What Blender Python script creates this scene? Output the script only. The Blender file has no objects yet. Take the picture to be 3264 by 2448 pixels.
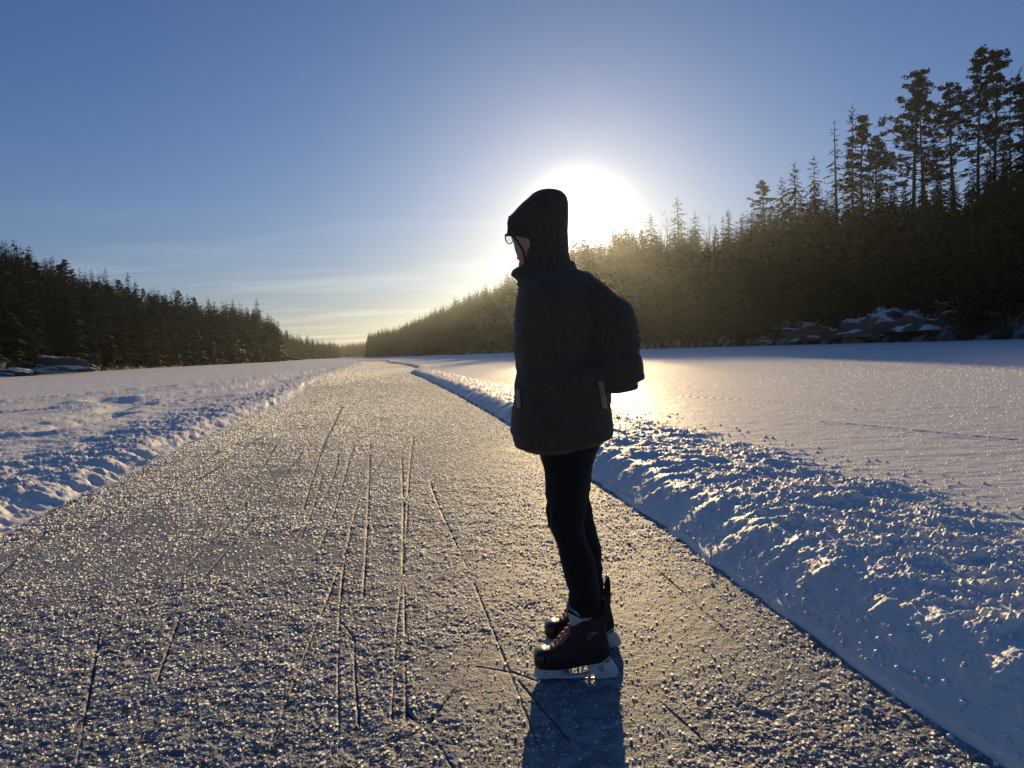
import bpy, bmesh, math, random
import numpy as np
from mathutils import Vector
from mathutils.bvhtree import BVHTree

scn = bpy.context.scene
R = math.radians
rng = np.random.default_rng(7)
random.seed(7)

# ------------------------------------------------------------------ camera
CAM = np.array([0.0, 0.0, 1.2])
FPX, CX, CY = 2357.0, 1632.0, 1224.0          # focal length and centre of the 3264 x 2448 frame
PITCH, ROLL = R(2.62), R(2.2)
Fv = np.array([0, math.cos(PITCH), -math.sin(PITCH)])
R0 = np.array([1.0, 0, 0]); U0 = np.cross(R0, Fv)
Rv = R0 * math.cos(ROLL) - U0 * math.sin(ROLL)
Uv = U0 * math.cos(ROLL) + R0 * math.sin(ROLL)
cam_d = bpy.data.cameras.new('camera'); cam = bpy.data.objects.new('camera', cam_d)
scn.collection.objects.link(cam); scn.camera = cam
cam_d.sensor_width = 36.0; cam_d.lens = FPX / 3264 * 36.0
cam_d.clip_start = 0.05; cam_d.clip_end = 6000
from mathutils import Matrix
cam.matrix_world = Matrix(((Rv[0], Uv[0], -Fv[0], CAM[0]), (Rv[1], Uv[1], -Fv[1], CAM[1]),
                           (Rv[2], Uv[2], -Fv[2], CAM[2]), (0, 0, 0, 1)))

def ray(px, py):
    return Fv * FPX + Rv * (px - CX) + Uv * (CY - py)
def at(px, py, Y):
    d = ray(px, py); return CAM + d * (Y / d[1])
def ground(px, py, z=0.0):
    d = ray(px, py); return CAM + d * ((z - CAM[2]) / d[2])
def horizon_y(px):
    return 1116 - 0.0384 * (px - 1632)
K = 3264 / 2212

# ------------------------------------------------------------------ sun, sky, exposure
sd = ray(1848, 713); sd = sd / np.linalg.norm(sd)
SUN_EL = math.asin(sd[2]); SUN_AZ = math.atan2(sd[0], sd[1])
sl = bpy.data.lights.new('sun', 'SUN'); sl.energy = 5.0; sl.angle = R(0.5); sl.color = (1.0, 0.72, 0.37)
so = bpy.data.objects.new('sun', sl); scn.collection.objects.link(so)
so.rotation_euler = Vector(tuple(sd)).to_track_quat('Z', 'Y').to_euler()
so.location = (0, 0, 60)

w = bpy.data.worlds.new('World'); scn.world = w; w.use_nodes = True
nt = w.node_tree; nt.nodes.clear()
def N(t, **kw):
    n = nt.nodes.new(t)
    for k, v in kw.items(): setattr(n, k, v)
    return n
def mth(op, a, b=None, c=None):
    n = N('ShaderNodeMath', operation=op)
    for i, v in enumerate((a, b, c)):
        if v is None: continue
        if isinstance(v, (int, float)): n.inputs[i].default_value = v
        else: nt.links.new(v, n.inputs[i])
    return n.outputs[0]
sky = N('ShaderNodeTexSky', sky_type='NISHITA', sun_disc=False)
sky.sun_elevation = SUN_EL; sky.sun_rotation = SUN_AZ
sky.air_density = 1.0; sky.dust_density = 0.1; sky.ozone_density = 5.0; sky.altitude = 200
tc = N('ShaderNodeTexCoord')
dot = N('ShaderNodeVectorMath', operation='DOT_PRODUCT'); nt.links.new(tc.outputs['Generated'], dot.inputs[0])
dot.inputs[1].default_value = tuple(sd)
ang = mth('ARCCOSINE', mth('MINIMUM', dot.outputs['Value'], 0.999999))      # angle from the sun, radians
def glow(amp, width):
    return mth('MULTIPLY', mth('EXPONENT', mth('MULTIPLY', ang, -1.0 / R(width))), amp)
core = mth('MULTIPLY', mth('EXPONENT', mth('MULTIPLY', mth('POWER', mth('DIVIDE', ang, R(2.3)), 2.0), -1.0)), 70.0)
aure = mth('ADD', mth('ADD', glow(4.0, 3.6), glow(1.3, 11.0)), glow(0.8, 32.0))
sep = N('ShaderNodeSeparateXYZ'); nt.links.new(tc.outputs['Generated'], sep.inputs[0])
elev = mth('MAXIMUM', sep.outputs['Z'], 0.0)
def tint(val, col):
    m = N('ShaderNodeVectorMath', operation='SCALE'); m.inputs[0].default_value = col
    nt.links.new(val, m.inputs['Scale']); return m.outputs[0]
def vadd(a, b):
    m = N('ShaderNodeVectorMath', operation='ADD'); nt.links.new(a, m.inputs[0]); nt.links.new(b, m.inputs[1]); return m.outputs[0]
# low thin cirrus: noise on a flat layer, stretched along the horizon
comb = N('ShaderNodeCombineXYZ')
zz = mth('ADD', elev, 0.06)
nt.links.new(mth('MULTIPLY', mth('DIVIDE', sep.outputs['X'], zz), 0.35), comb.inputs[0])
nt.links.new(mth('DIVIDE', sep.outputs['Y'], zz), comb.inputs[1])
cn = N('ShaderNodeTexNoise'); cn.inputs['Scale'].default_value = 1.1; cn.inputs['Detail'].default_value = 7
cn.inputs['Roughness'].default_value = 0.55; nt.links.new(comb.outputs[0], cn.inputs['Vector'])
cr = N('ShaderNodeMapRange'); cr.inputs['From Min'].default_value = 0.47; cr.inputs['From Max'].default_value = 0.70
nt.links.new(cn.outputs['Fac'], cr.inputs['Value'])
lowmask = N('ShaderNodeMapRange'); lowmask.inputs['From Min'].default_value = 0.20; lowmask.inputs['From Max'].default_value = 0.03
nt.links.new(elev, lowmask.inputs['Value'])
cirrus = mth('MULTIPLY', mth('MULTIPLY', cr.outputs[0], lowmask.outputs[0]), 3.0)
# pale warm band low in the sky
band = mth('MULTIPLY', mth('EXPONENT', mth('MULTIPLY', elev, -7.5)), mth('ADD', glow(5.0, 28.0), 2.3))
grade = N('ShaderNodeVectorMath', operation='MULTIPLY'); nt.links.new(sky.outputs['Color'], grade.inputs[0])
grade.inputs[1].default_value = (0.84, 1.06, 1.25)      # deep clear winter blue
veil = mth('SUBTRACT', 1.0, mth('MULTIPLY', mth('EXPONENT', mth('MULTIPLY', elev, -8.0)), 0.62))
low = N('ShaderNodeVectorMath', operation='SCALE'); nt.links.new(grade.outputs[0], low.inputs[0]); nt.links.new(veil, low.inputs['Scale'])
tot = vadd(low.outputs[0], tint(core, (1.0, 0.93, 0.80)))
tot = vadd(tot, tint(aure, (1.0, 0.90, 0.78)))
tot = vadd(tot, tint(cirrus, (1.0, 0.86, 0.72)))
tot = vadd(tot, tint(band, (1.0, 0.72, 0.50)))
bg = N('ShaderNodeBackground'); bg.inputs['Strength'].default_value = 0.065
nt.links.new(tot, bg.inputs['Color'])
wo = N('ShaderNodeOutputWorld'); nt.links.new(bg.outputs[0], wo.inputs['Surface'])

scn.view_settings.view_transform = 'Standard'; scn.view_settings.look = 'None'
scn.view_settings.exposure = 0.06
HAZE_DENSITY = 0.000088; scn.view_settings.gamma = 1.0; scn.view_settings.use_curve_mapping = False
scn.render.engine = 'CYCLES'
scn.cycles.max_bounces = 5; scn.cycles.diffuse_bounces = 2; scn.cycles.glossy_bounces = 2
scn.cycles.transmission_bounces = 3; scn.cycles.transparent_max_bounces = 4; scn.cycles.volume_bounces = 0
scn.cycles.caustics_reflective = False; scn.cycles.caustics_refractive = False
scn.cycles.use_denoising = True
scn.cycles.sample_clamp_indirect = 4.0

# ------------------------------------------------------------------ helpers
COL = scn.collection
def mesh_obj(name, verts, faces, mat, parent=None, smooth=False):
    me = bpy.data.meshes.new(name)
    if isinstance(faces, np.ndarray):
        verts = np.asarray(verts, dtype=np.float32); n, k = faces.shape
        me.vertices.add(len(verts)); me.vertices.foreach_set('co', verts.ravel())
        me.loops.add(n * k); me.loops.foreach_set('vertex_index', faces.astype(np.int32).ravel())
        me.polygons.add(n); me.polygons.foreach_set('loop_start', np.arange(0, n * k, k, dtype=np.int32))
        me.polygons.foreach_set('loop_total', np.full(n, k, dtype=np.int32))
        me.update(calc_edges=True); me.validate()
    else:
        me.from_pydata([tuple(v) for v in verts], [], [tuple(f) for f in faces]); me.update()
    if smooth: me.polygons.foreach_set('use_smooth', np.ones(len(me.polygons), dtype=bool))
    if mat: me.materials.append(mat)
    o = bpy.data.objects.new(name, me); COL.objects.link(o)
    if parent: o.parent = parent
    return o
def tag(o, label, cat, group=None, kind=None):
    if label: o['label'] = label
    if cat: o['category'] = cat
    if group: o['group'] = group
    if kind: o['kind'] = kind
    return o
def structure(o): o['kind'] = 'structure'; return o
def empty(name, loc, label, cat, group=None):
    o = bpy.data.objects.new(name, None); COL.objects.link(o); o.location = tuple(loc)
    o.empty_display_size = 0.3
    return tag(o, label, cat, group)

def mat(name, base, rough=0.6, spec=0.5, noise=None, bump=None, metal=0.0, sheen=0.0):
    m = bpy.data.materials.new(name); m.use_nodes = True; t = m.node_tree
    b = t.nodes['Principled BSDF']
    b.inputs['Base Color'].default_value = (*base, 1); b.inputs['Roughness'].default_value = rough
    b.inputs['Specular IOR Level'].default_value = spec; b.inputs['Metallic'].default_value = metal
    if sheen: b.inputs['Sheen Weight'].default_value = sheen; b.inputs['Sheen Roughness'].default_value = 0.5
    tcn = t.nodes.new('ShaderNodeTexCoord')
    if noise:
        col2, sc, lo, hi = noise
        nz = t.nodes.new('ShaderNodeTexNoise'); nz.inputs['Scale'].default_value = sc; nz.inputs['Detail'].default_value = 5
        t.links.new(tcn.outputs['Object'], nz.inputs['Vector'])
        mr = t.nodes.new('ShaderNodeMapRange'); mr.inputs['From Min'].default_value = lo; mr.inputs['From Max'].default_value = hi
        t.links.new(nz.outputs['Fac'], mr.inputs['Value'])
        mx = t.nodes.new('ShaderNodeMix'); mx.data_type = 'RGBA'
        mx.inputs['A'].default_value = (*base, 1); mx.inputs['B'].default_value = (*col2, 1)
        t.links.new(mr.outputs[0], mx.inputs['Factor']); t.links.new(mx.outputs['Result'], b.inputs['Base Color'])
    if bump:
        sc, st, dist = bump
        nb = t.nodes.new('ShaderNodeTexNoise'); nb.inputs['Scale'].default_value = sc; nb.inputs['Detail'].default_value = 4
        t.links.new(tcn.outputs['Object'], nb.inputs['Vector'])
        bp = t.nodes.new('ShaderNodeBump'); bp.inputs['Strength'].default_value = st; bp.inputs['Distance'].default_value = dist
        t.links.new(nb.outputs['Fac'], bp.inputs['Height']); t.links.new(bp.outputs[0], b.inputs['Normal'])
    return m

def _hash(ix, iy, seed):
    h = (ix.astype(np.int64) * 374761393 + iy.astype(np.int64) * 668265263 + seed * 982451653) & 0xffffffff
    h = ((h ^ (h >> 13)) * 1274126177) & 0xffffffff
    h = (h ^ (h >> 16)) & 0xffffffff
    return h.astype(np.float64) / 4294967295.0
def vnoise(x, y, seed=0):
    ix = np.floor(x); iy = np.floor(y); fx = x - ix; fy = y - iy
    fx = fx * fx * (3 - 2 * fx); fy = fy * fy * (3 - 2 * fy)
    ix = ix.astype(np.int64); iy = iy.astype(np.int64)
    a = _hash(ix, iy, seed); b = _hash(ix + 1, iy, seed); c = _hash(ix, iy + 1, seed); d = _hash(ix + 1, iy + 1, seed)
    return (a * (1 - fx) + b * fx) * (1 - fy) + (c * (1 - fx) + d * fx) * fy - 0.5
def fbm(x, y, oct=4, seed=0, gain=0.5):
    s = 0; a = 1.0
    for i in range(oct):
        s = s + a * vnoise(x * 2 ** i + 17.3 * i, y * 2 ** i - 9.1 * i, seed + i); a *= gain
    return s
def smooth(a, b, x):
    t = np.clip((x - a) / (b - a), 0, 1); return t * t * (3 - 2 * t)

# ------------------------------------------------------------------ the frozen lake
RE = np.array([(-6, 1.9), (0, 1.62), (2.04, 1.30), (2.7, 1.19), (4.18, 1.02), (6.6, .68), (11.7, -.04), (21.6, -1.7), (33.7, -3.9),
               (46, -6.3), (61, -7.8), (81, -11.5), (123, -21), (141, -23), (260, -55)])
LE = np.array([(-6, -3.0), (0, -3.2), (3, -3.45), (5.4, -3.72), (7.1, -4.04), (10.8, -4.77), (17, -5.8), (21.1, -6.3), (28.6, -8.0),
               (44, -11.2), (74, -16), (118, -23.5), (141, -28), (260, -62)])
def edge(tab, Y):
    x = np.interp(Y, tab[:, 0], tab[:, 1])
    x2 = np.interp(Y + 0.5, tab[:, 0], tab[:, 1]); x1 = np.interp(Y - 0.5, tab[:, 0], tab[:, 1])
    x = (x + x1 + x2) / 3
    s = x2 - x1
    return x, 1 / np.sqrt(1 + s * s)
def seg_dist(X, Y, pts):
    best = np.full(X.shape, 1e9); 
    for (ax, ay), (bx, by) in zip(pts[:-1], pts[1:]):
        dx, dy = bx - ax, by - ay; L = dx * dx + dy * dy
        t = np.clip(((X - ax) * dx + (Y - ay) * dy) / L, 0, 1)
        best = np.minimum(best, np.hypot(X - ax - t * dx, Y - ay - t * dy))
    return best
def gpts(lst, z=0.1):
    return [tuple(ground(u * K, v * K, z)[:2]) for u, v in lst]
GROOVES_ICE = [  # skate cuts in the track
    [(165, 1659), (205, 1430), (215, 1370)], [(785, 1659), (768, 1480), (765, 1380), (735, 1340)], [(880, 1659), (876, 1480), (874, 1270)],
    [(1030, 1440), (1110, 1452), (1160, 1470)], [(1420, 1510), (1500, 1580), (1560, 1640)], [(340, 1470), (390, 1330)],
    [(870, 1240), (872, 1100), (868, 990)], [(655, 1100), (700, 960), (740, 880)], [(785, 1290), (795, 1120), (800, 960)],
    [(900, 1600), (1010, 1450)], [(0, 1240), (100, 1150), (200, 1140)], [(880, 1540), (940, 1600), (980, 1659)],
    [(1120, 1470), (1230, 1600)]]
GROOVES_ICE = [gpts(g, 0.0) for g in GROOVES_ICE]
TRACKS_LEFT = [gpts(g) for g in (
    [(-200, 892), (0, 872), (200, 853), (420, 834), (600, 815), (740, 796)],
    [(-200, 918), (0, 893), (150, 882), (330, 862), (520, 838), (690, 808)],
    [(0, 925), (130, 906), (230, 890), (300, 868)],
    [(222, 864), (258, 872), (292, 878)], [(236, 862), (262, 866), (300, 876)],
    [(608, 821), (640, 823), (645, 829), (620, 834)], [(625, 820), (655, 822), (660, 828)],
    [(100, 930), (190, 910), (260, 895)], [(400, 868), (560, 850), (690, 815)])]
TRACKS_RIGHT = [gpts(g) for g in ([(1480, 859), (1640, 868), (1860, 888)], [(1780, 915), (1900, 925), (2080, 943), (2230, 956)],
                                  [(1860, 890), (2050, 884), (2230, 882)])]
LONG_CUTS = [(random.uniform(.25, 4.6), random.uniform(.02, .35), random.uniform(.12, .6), random.uniform(0, 6.3)) for _ in range(15)]
FIELD = 0.10
def lake_height(X, Y, r):
    xr, cr_ = edge(RE, Y); xl, cl_ = edge(LE, Y)
    wob = 0.05 * vnoise(X * 0.0 + Y * 1.3, Y * 0 + 3.3, 5) + 0.05 * vnoise(Y * 5.0, Y * 0 + 9.3, 6)
    sr = (X - xr) * cr_ + wob; sl_ = (xl - X) * cl_ + 0.05 * vnoise(Y * 1.1, X * 0, 8) + 0.09 * vnoise(Y * 6.0, X * 0.7, 9)
    fade = smooth(190, 150, Y)
    # track
    lod = np.clip(3.0 / np.maximum(r, 1e-3), 0.12, 1.0)
    ice = 0.006 * fbm(X * 10, Y * 10, 4, 11) * np.clip(2 * lod, .5, 1) + 0.0045 * fbm(X * 46, Y * 46, 3, 21, .7)
    patch = smooth(-0.12, 0.22, fbm(X * 1.1, Y * 1.1, 3, 31))
    ice = ice * (0.45 + 0.75 * patch) + 0.007 * np.maximum(fbm(X * 3.2, Y * 3.2, 3, 33), 0) * patch
    gd = np.full(X.shape, 1e9); near = (sr < 0) & (sl_ < 0) & (r < 30)
    for g in GROOVES_ICE: gd[near] = np.minimum(gd[near], seg_dist(X[near], Y[near], g))
    q = (X - xl) / np.maximum(xr - xl, .5) * 4.8
    for c0, am, fq, ph in LONG_CUTS:
        on = (vnoise(Y * .31 + ph * 71, Y * 0 + ph * 13, 37) > -.22) & (r < 6 + 1.3 * ph)
        gd = np.minimum(gd, np.where(on & near, np.abs(q - c0 - am * np.sin(Y * fq + ph)) + .0012, 1e9))
    gd = np.abs(gd + .006 * fbm(X * 3, Y * 3, 2, 36) * (gd < .1)) + .02 * smooth(-.18, -.42, vnoise(X * 2.3, Y * 2.3, 35))
    ice = ice - 0.006 * np.exp(-(gd / np.clip(.0016 * r, .0045, .03)) ** 2)
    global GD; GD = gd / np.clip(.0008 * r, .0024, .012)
    # snow fields
    saz = fbm(X * 1.4, Y * 4.5, 4, 41)
    fr = FIELD + 0.010 * np.abs(saz) + 0.005 * fbm(X * 7, Y * 16, 3, 43) + 0.05 * fbm(X * .09, Y * .09, 2, 44)
    td = np.full(X.shape, 1e9); m = (X > xr) & (r < 60)
    for g in TRACKS_RIGHT: td[m] = np.minimum(td[m], seg_dist(X[m], Y[m], g))
    fr = fr - 0.018 * np.exp(-(td / 0.03) ** 2) + 0.008 * np.exp(-((td - 0.09) / 0.05) ** 2)
    tram = smooth(14, 3.5, sl_) * smooth(-.3, .3, fbm(X * .25, Y * .25, 2, 48) + .1)
    fl = FIELD * .8 + 0.03 * fbm(X * .12, Y * .12, 2, 47) + (0.010 + 0.030 * tram) * fbm(X * 1.6, Y * 3.6, 4, 45) + 0.022 * tram * fbm(X * 7, Y * 12, 3, 46)
    td = np.full(X.shape, 1e9); m = (X < xl) & (r < 160)
    for g in TRACKS_LEFT: td[m] = np.minimum(td[m], seg_dist(X[m], Y[m], g) * (1 + 0 * X[m]))
    wdt = np.clip(r / 70, .16, 1.0)
    fl = fl - 0.08 * np.clip(r / 18, .9, 2.8) * np.exp(-(td / wdt) ** 2) + 0.06 * np.clip(r / 18, .8, 2.4) * np.exp(-((td - 2 * wdt) / wdt) ** 2)
    fl = fl + 0.045 * np.clip(r / 18, .7, 2.2) * np.exp(-(td / (2.2 * wdt)) ** 2) * fbm(X * 2.6, Y * 2.6, 4, 49, .65)
    # right bank
    W = 1.75 + 0.35 * vnoise(X * 0, Y * 0.6, 51) + 0.30 * fbm(X * 0, Y * 3.1, 3, 52)
    lump = 0.05 * fbm(X * 2.0, Y * 3.4, 3, 53, .5) + 0.044 * np.maximum(fbm(X * 6.5, Y * 9.5, 5, 57, .68), -.16)
    crumb = 0.040 * np.maximum(fbm(X * 24, Y * 24, 3, 59, .7) - .08, 0) * np.clip(1.6 * lod, .4, 1)
    scal = 0.07 * fbm(Y * 2.6, X * .6, 4, 61)
    up = smooth(-.06, 0.36, sr) ** .9 * smooth(0, .03, sr)
    top = 0.205 - 0.07 * smooth(0.5, 1.7, sr)
    down = smooth(W + .25, W - .45, sr)
    ridged = smooth(0.27, 0.42, sr + scal)
    bank = up * top + ridged * (lump + crumb) + (1 - ridged) * smooth(0.03, .2, sr) * (0.026 * fbm(X * 8, Y * 8, 5, 63, .66))
    zr = fr * (1 - down) + bank * down
    zr = np.where(sr > 0, np.maximum(zr, 0.004), 0)
    # left bank
    Wl = 1.9 + 0.5 * vnoise(Y * .5, X * 0, 71) + .3 * fbm(Y * 3, X * 0, 3, 72)
    flute = 0.5 + fbm(Y * 5.2 + X * 1.5, X * 1.1 - Y * .4, 3, 73, .6)
    upl = smooth(0.0, 0.42, sl_ + 0.16 * (flute - .5)); topl = 0.12 - .03 * smooth(.4, 1.8, sl_)
    lumpl = 0.07 * fbm(X * 2.0, Y * 3.2, 3, 74, .5) + 0.058 * np.maximum(fbm(X * 6.5, Y * 9, 5, 76, .66), -.15)
    ridl = smooth(0.2, 0.5, sl_)
    bankl = upl * topl + ridl * (lumpl + crumb) + smooth(0, .12, sl_) * (1 - ridl) * 0.05 * (fbm(X * 7, Y * 7, 4, 78, .6))
    dl = smooth(Wl + .5, Wl - .7, sl_)
    zl = np.where(sl_ > 0, np.maximum(fl * (1 - dl) + bankl * dl, 0.004), 0)
    z = np.where(sr > 0, zr, np.where(sl_ > 0, zl, ice))
    plain = FIELD + .05 * fbm(X * .09, Y * .09, 2, 44)
    z = z * fade + plain * (1 - fade)
    zone = np.where((sr <= 0) & (sl_ <= 0) & (Y < 175), 0, np.where((sr > 0) & (sr < W), 1, np.where((sl_ > 0) & (sl_ < Wl), 2, 3)))
    zone = np.where((Y > 90) & (zone > 0), 3, zone)
    return z, zone

a1 = np.linspace(R(-41), R(41), 1250); st = a1[1] - a1[0]
side = R(41) + np.cumsum(st * np.linspace(1.5, 14, 150)); side = side[side < R(120)]
A = np.concatenate([-side[::-1], a1, side])
wv = np.concatenate([np.linspace(2.6, .66, 130), np.arange(.655, .0022, -.00088), 1.2 / np.array([600, 700, 850, 1050, 1300, 1600.])])
rr = 1.2 / wv
RR, AA = np.meshgrid(rr, A, indexing='ij')
jit = 1 + 0.0
GX = RR * np.sin(AA); GY = RR * np.cos(AA)
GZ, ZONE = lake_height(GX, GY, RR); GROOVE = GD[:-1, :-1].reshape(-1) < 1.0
nr, na = GX.shape
V = np.stack([GX, GY, GZ], -1).reshape(-1, 3)
idx = np.arange(nr * na).reshape(nr, na)
Q = np.stack([idx[:-1, :-1], idx[:-1, 1:], idx[1:, 1:], idx[1:, :-1]], -1).reshape(-1, 4)[:, ::-1]
qz = ZONE[:-1, :-1].reshape(-1)

def snow_material(name, base, rough, spec, bsc, bst, bd):
    m = mat(name, base, rough, spec, bump=(bsc, bst, bd)); return m
m_snow = mat('snow', (.90, .88, .85), .55, .35, bump=(70, .5, .004))
m_bank = mat('bank_snow', (.88, .87, .86), .6, .3, bump=(90, .6, .004))
m_ice = mat('frosted_ice', (.19, .20, .225), .65, .14, noise=((.36, .37, .40), 16, .42, .62), bump=(120, .8, .004))
def zone_obj(name, z, material):
    f = Q[qz == z]; u, inv = np.unique(f, return_inverse=True)
    return structure(mesh_obj(name, V[u], inv.reshape(f.shape), material, smooth=True))
ice_o = zone_obj('ice_track', 0, m_ice)
m_groove_shade = mat('groove_shade_ice', (.085, .09, .105), .8, .08); ice_o.data.materials.append(m_groove_shade)  # shade inside the skate cuts, put into the colour of the groove faces
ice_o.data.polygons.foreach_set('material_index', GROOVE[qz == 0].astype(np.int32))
zone_obj('snow_bank_right', 1, m_bank); zone_obj('snow_bank_left', 2, m_bank)
zone_obj('snow_field', 3, m_snow)
# the lake behind the photographer, one coarse sheet just under the detailed one
structure(mesh_obj('lake', [(-1600, -400, -.05), (1600, -400, -.05), (1600, 1600, -.05), (-1600, 1600, -.05)], [(0, 1, 2, 3)], m_snow))

# frost crystals growing on the ice and glinting on the snow
def height_at(x, y):
    return lake_height(x, y, np.hypot(x, y))
def plates(x, y, z, s, g, t0, t1):
    n = len(x); yaw = g.uniform(0, 2 * math.pi, n); tilt = g.uniform(R(t0), R(t1), n)
    e1 = np.stack([np.cos(yaw), np.sin(yaw), 0 * yaw], -1)
    e2 = np.stack([-np.sin(yaw) * np.cos(tilt), np.cos(yaw) * np.cos(tilt), np.sin(tilt)], -1)
    c = np.stack([x, y, z + .30 * s * np.sin(tilt)], -1)
    P = []
    for (u, v) in ((-.5, -.42), (.42, -.5), (.62, .1), (.2, .55), (-.45, .4)):
        P.append(c + e1 * ((u + g.uniform(-.16, .16, n)) * s)[:, None] + e2 * ((v + g.uniform(-.16, .16, n)) * s * .9)[:, None])
    return np.stack(P, 1).reshape(-1, 3), np.arange(n * 5).reshape(n, 5)
def frost_on_ice(n, y0, y1, smin, smax, seed, bare):
    g = np.random.default_rng(seed)
    y = 1 / (1 / y1 + (1 / y0 - 1 / y1) * g.random(n)) if y1 > 20 else g.uniform(y0, y1, n)
    y = y * np.exp(g.uniform(-.3, .3, n)); xr = edge(RE, y)[0]; xl = edge(LE, y)[0]; x = xl + (xr - xl) * g.random(n)
    z, zn = lake_height(x, y, np.hypot(x, y))
    ok = (zn == 0) & (np.abs(x) < .85 * y + .8) & (GD > 2) & (fbm(x * 1.1, y * 1.1, 3, 31) + .5 * fbm(x * 4, y * 4, 2, 93) + g.uniform(-.4, .4, n) > bare)
    x, y, z = x[ok], y[ok], z[ok]; n = len(x)
    return plates(x, y, z, (smin + (smax - smin) * g.random(n) ** 3), g, 12, 86)
def flakes(n, rmin, rmax, smin, smax, zones, seed, dens_pow):
    g = np.random.default_rng(seed)
    r = rmin * (rmax / rmin) ** (g.random(n) ** dens_pow); a = g.uniform(R(-44), R(44), n)
    x = r * np.sin(a); y = r * np.cos(a)
    z, zn = lake_height(x, y, r); ok = np.isin(zn, zones); x, y, z, r = x[ok], y[ok], z[ok], r[ok]; n = len(x)
    return plates(x, y, z, (smin + (smax - smin) * g.random(n) ** 3) * np.clip(r / 4.0, .6, 6) ** .75, g, 20, 80)
m_frost = bpy.data.materials.new('frost'); m_frost.use_nodes = True
t = m_frost.node_tree; t.nodes.clear()
d_ = t.nodes.new('ShaderNodeBsdfDiffuse'); d_.inputs[0].default_value = (.72, .74, .78, 1)
tr = t.nodes.new('ShaderNodeBsdfTranslucent'); tr.inputs[0].default_value = (.80, .84, .90, 1)
gl = t.nodes.new('ShaderNodeBsdfGlossy'); gl.inputs[0].default_value = (.95, .95, .95, 1); gl.inputs['Roughness'].default_value = .35
m1 = t.nodes.new('ShaderNodeMixShader'); m1.inputs[0].default_value = .85; t.links.new(d_.outputs[0], m1.inputs[1]); t.links.new(tr.outputs[0], m1.inputs[2])
m2 = t.nodes.new('ShaderNodeMixShader'); m2.inputs[0].default_value = .03; t.links.new(m1.outputs[0], m2.inputs[1]); t.links.new(gl.outputs[0], m2.inputs[2])
ot = t.nodes.new('ShaderNodeOutputMaterial'); t.links.new(m2.outputs[0], ot.inputs['Surface'])
parts_ = [frost_on_ice(190000, 1.0, 5.0, .002, .0105, 5, -.20), frost_on_ice(150000, 5.0, 12.0, .004, .015, 15, -.32), frost_on_ice(120000, 12.0, 40.0, .008, .024, 25, -.6), frost_on_ice(60000, 40, 150, .02, .05, 35, -.8)]
P1 = np.concatenate([p for p, f in parts_]); F1 = np.arange(len(P1)).reshape(-1, 5)
o = mesh_obj('frost_crystals', P1, F1, m_frost); tag(o, 'pale frost crystals growing all over the grey ice of the skating track', 'frost', kind='stuff')
parts_ = [flakes(190000, 2.0, 90, .0025, .0062, (3,), 6, .75), flakes(110000, 1.8, 60, .0025, .008, (1, 2), 7, .85)]
P2 = np.concatenate([p for p, f in parts_]); F2 = np.arange(len(P2)).reshape(-1, 5)
o = mesh_obj('snow_crystals', P2, F2, m_frost); tag(o, 'tiny bright crystals glinting on the open snow beside the track', 'frost', kind='stuff')

# loose crumbs of ploughed snow along both feet of the banks and behind the right crest
def crumbs(n, tab, s0, s1, smin, smax, seed, ymax=16):
    g = np.random.default_rng(seed); y = 1.2 * (ymax / 1.2) ** g.random(n); x0, c = edge(tab, y)
    off = s0 + (s1 - s0) * g.random(n) ** 1.8
    x = x0 + off / c; z, zn = lake_height(x, y, np.hypot(x, y)); sz = smin + (smax - smin) * g.random(n) ** 4
    oct_ = np.array([(1, 0, 0), (-1, 0, 0), (0, 1, 0), (0, -1, 0), (0, 0, 1), (0, 0, -1), (.6, .6, .6), (-.6, .6, .6), (.6, -.6, .6), (-.6, -.6, .6)])
    tri = np.array([(0, 6, 8), (4, 8, 6), (4, 6, 7), (2, 7, 6), (0, 2, 6), (4, 7, 9), (1, 9, 7), (2, 1, 7), (4, 9, 8), (3, 8, 9), (1, 3, 9), (0, 8, 3), (0, 3, 5), (3, 1, 5), (1, 2, 5), (2, 0, 5)])
    P = oct_[None] * (sz[:, None, None] * g.uniform(.6, 1.25, (n, 10, 1))) + np.stack([x, y, z + sz * .05], -1)[:, None, :]
    return P.reshape(-1, 3), (tri[None] + (np.arange(n) * 10)[:, None, None]).reshape(-1, 3)
cr_ = [crumbs(1100, RE, .06, -.16, .003, .014, 71), crumbs(1500, RE, .05, .30, .003, .016, 72), crumbs(1800, LE, -.05, .30, .003, .020, 73), crumbs(2600, RE, 1.45, 2.5, .004, .024, 74), crumbs(2200, RE, .35, 1.7, .003, .015, 75)]
n0 = 0; cvs, cfs = [], []
for p_, f_ in cr_: cvs.append(p_); cfs.append(f_ + n0); n0 += len(p_)
o = mesh_obj('snow_crumbs', np.concatenate(cvs), np.concatenate(cfs), m_bank, smooth=True)
tag(o, 'loose white crumbs of snow spilled along the ploughed banks', 'snow', kind='stuff')

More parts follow.
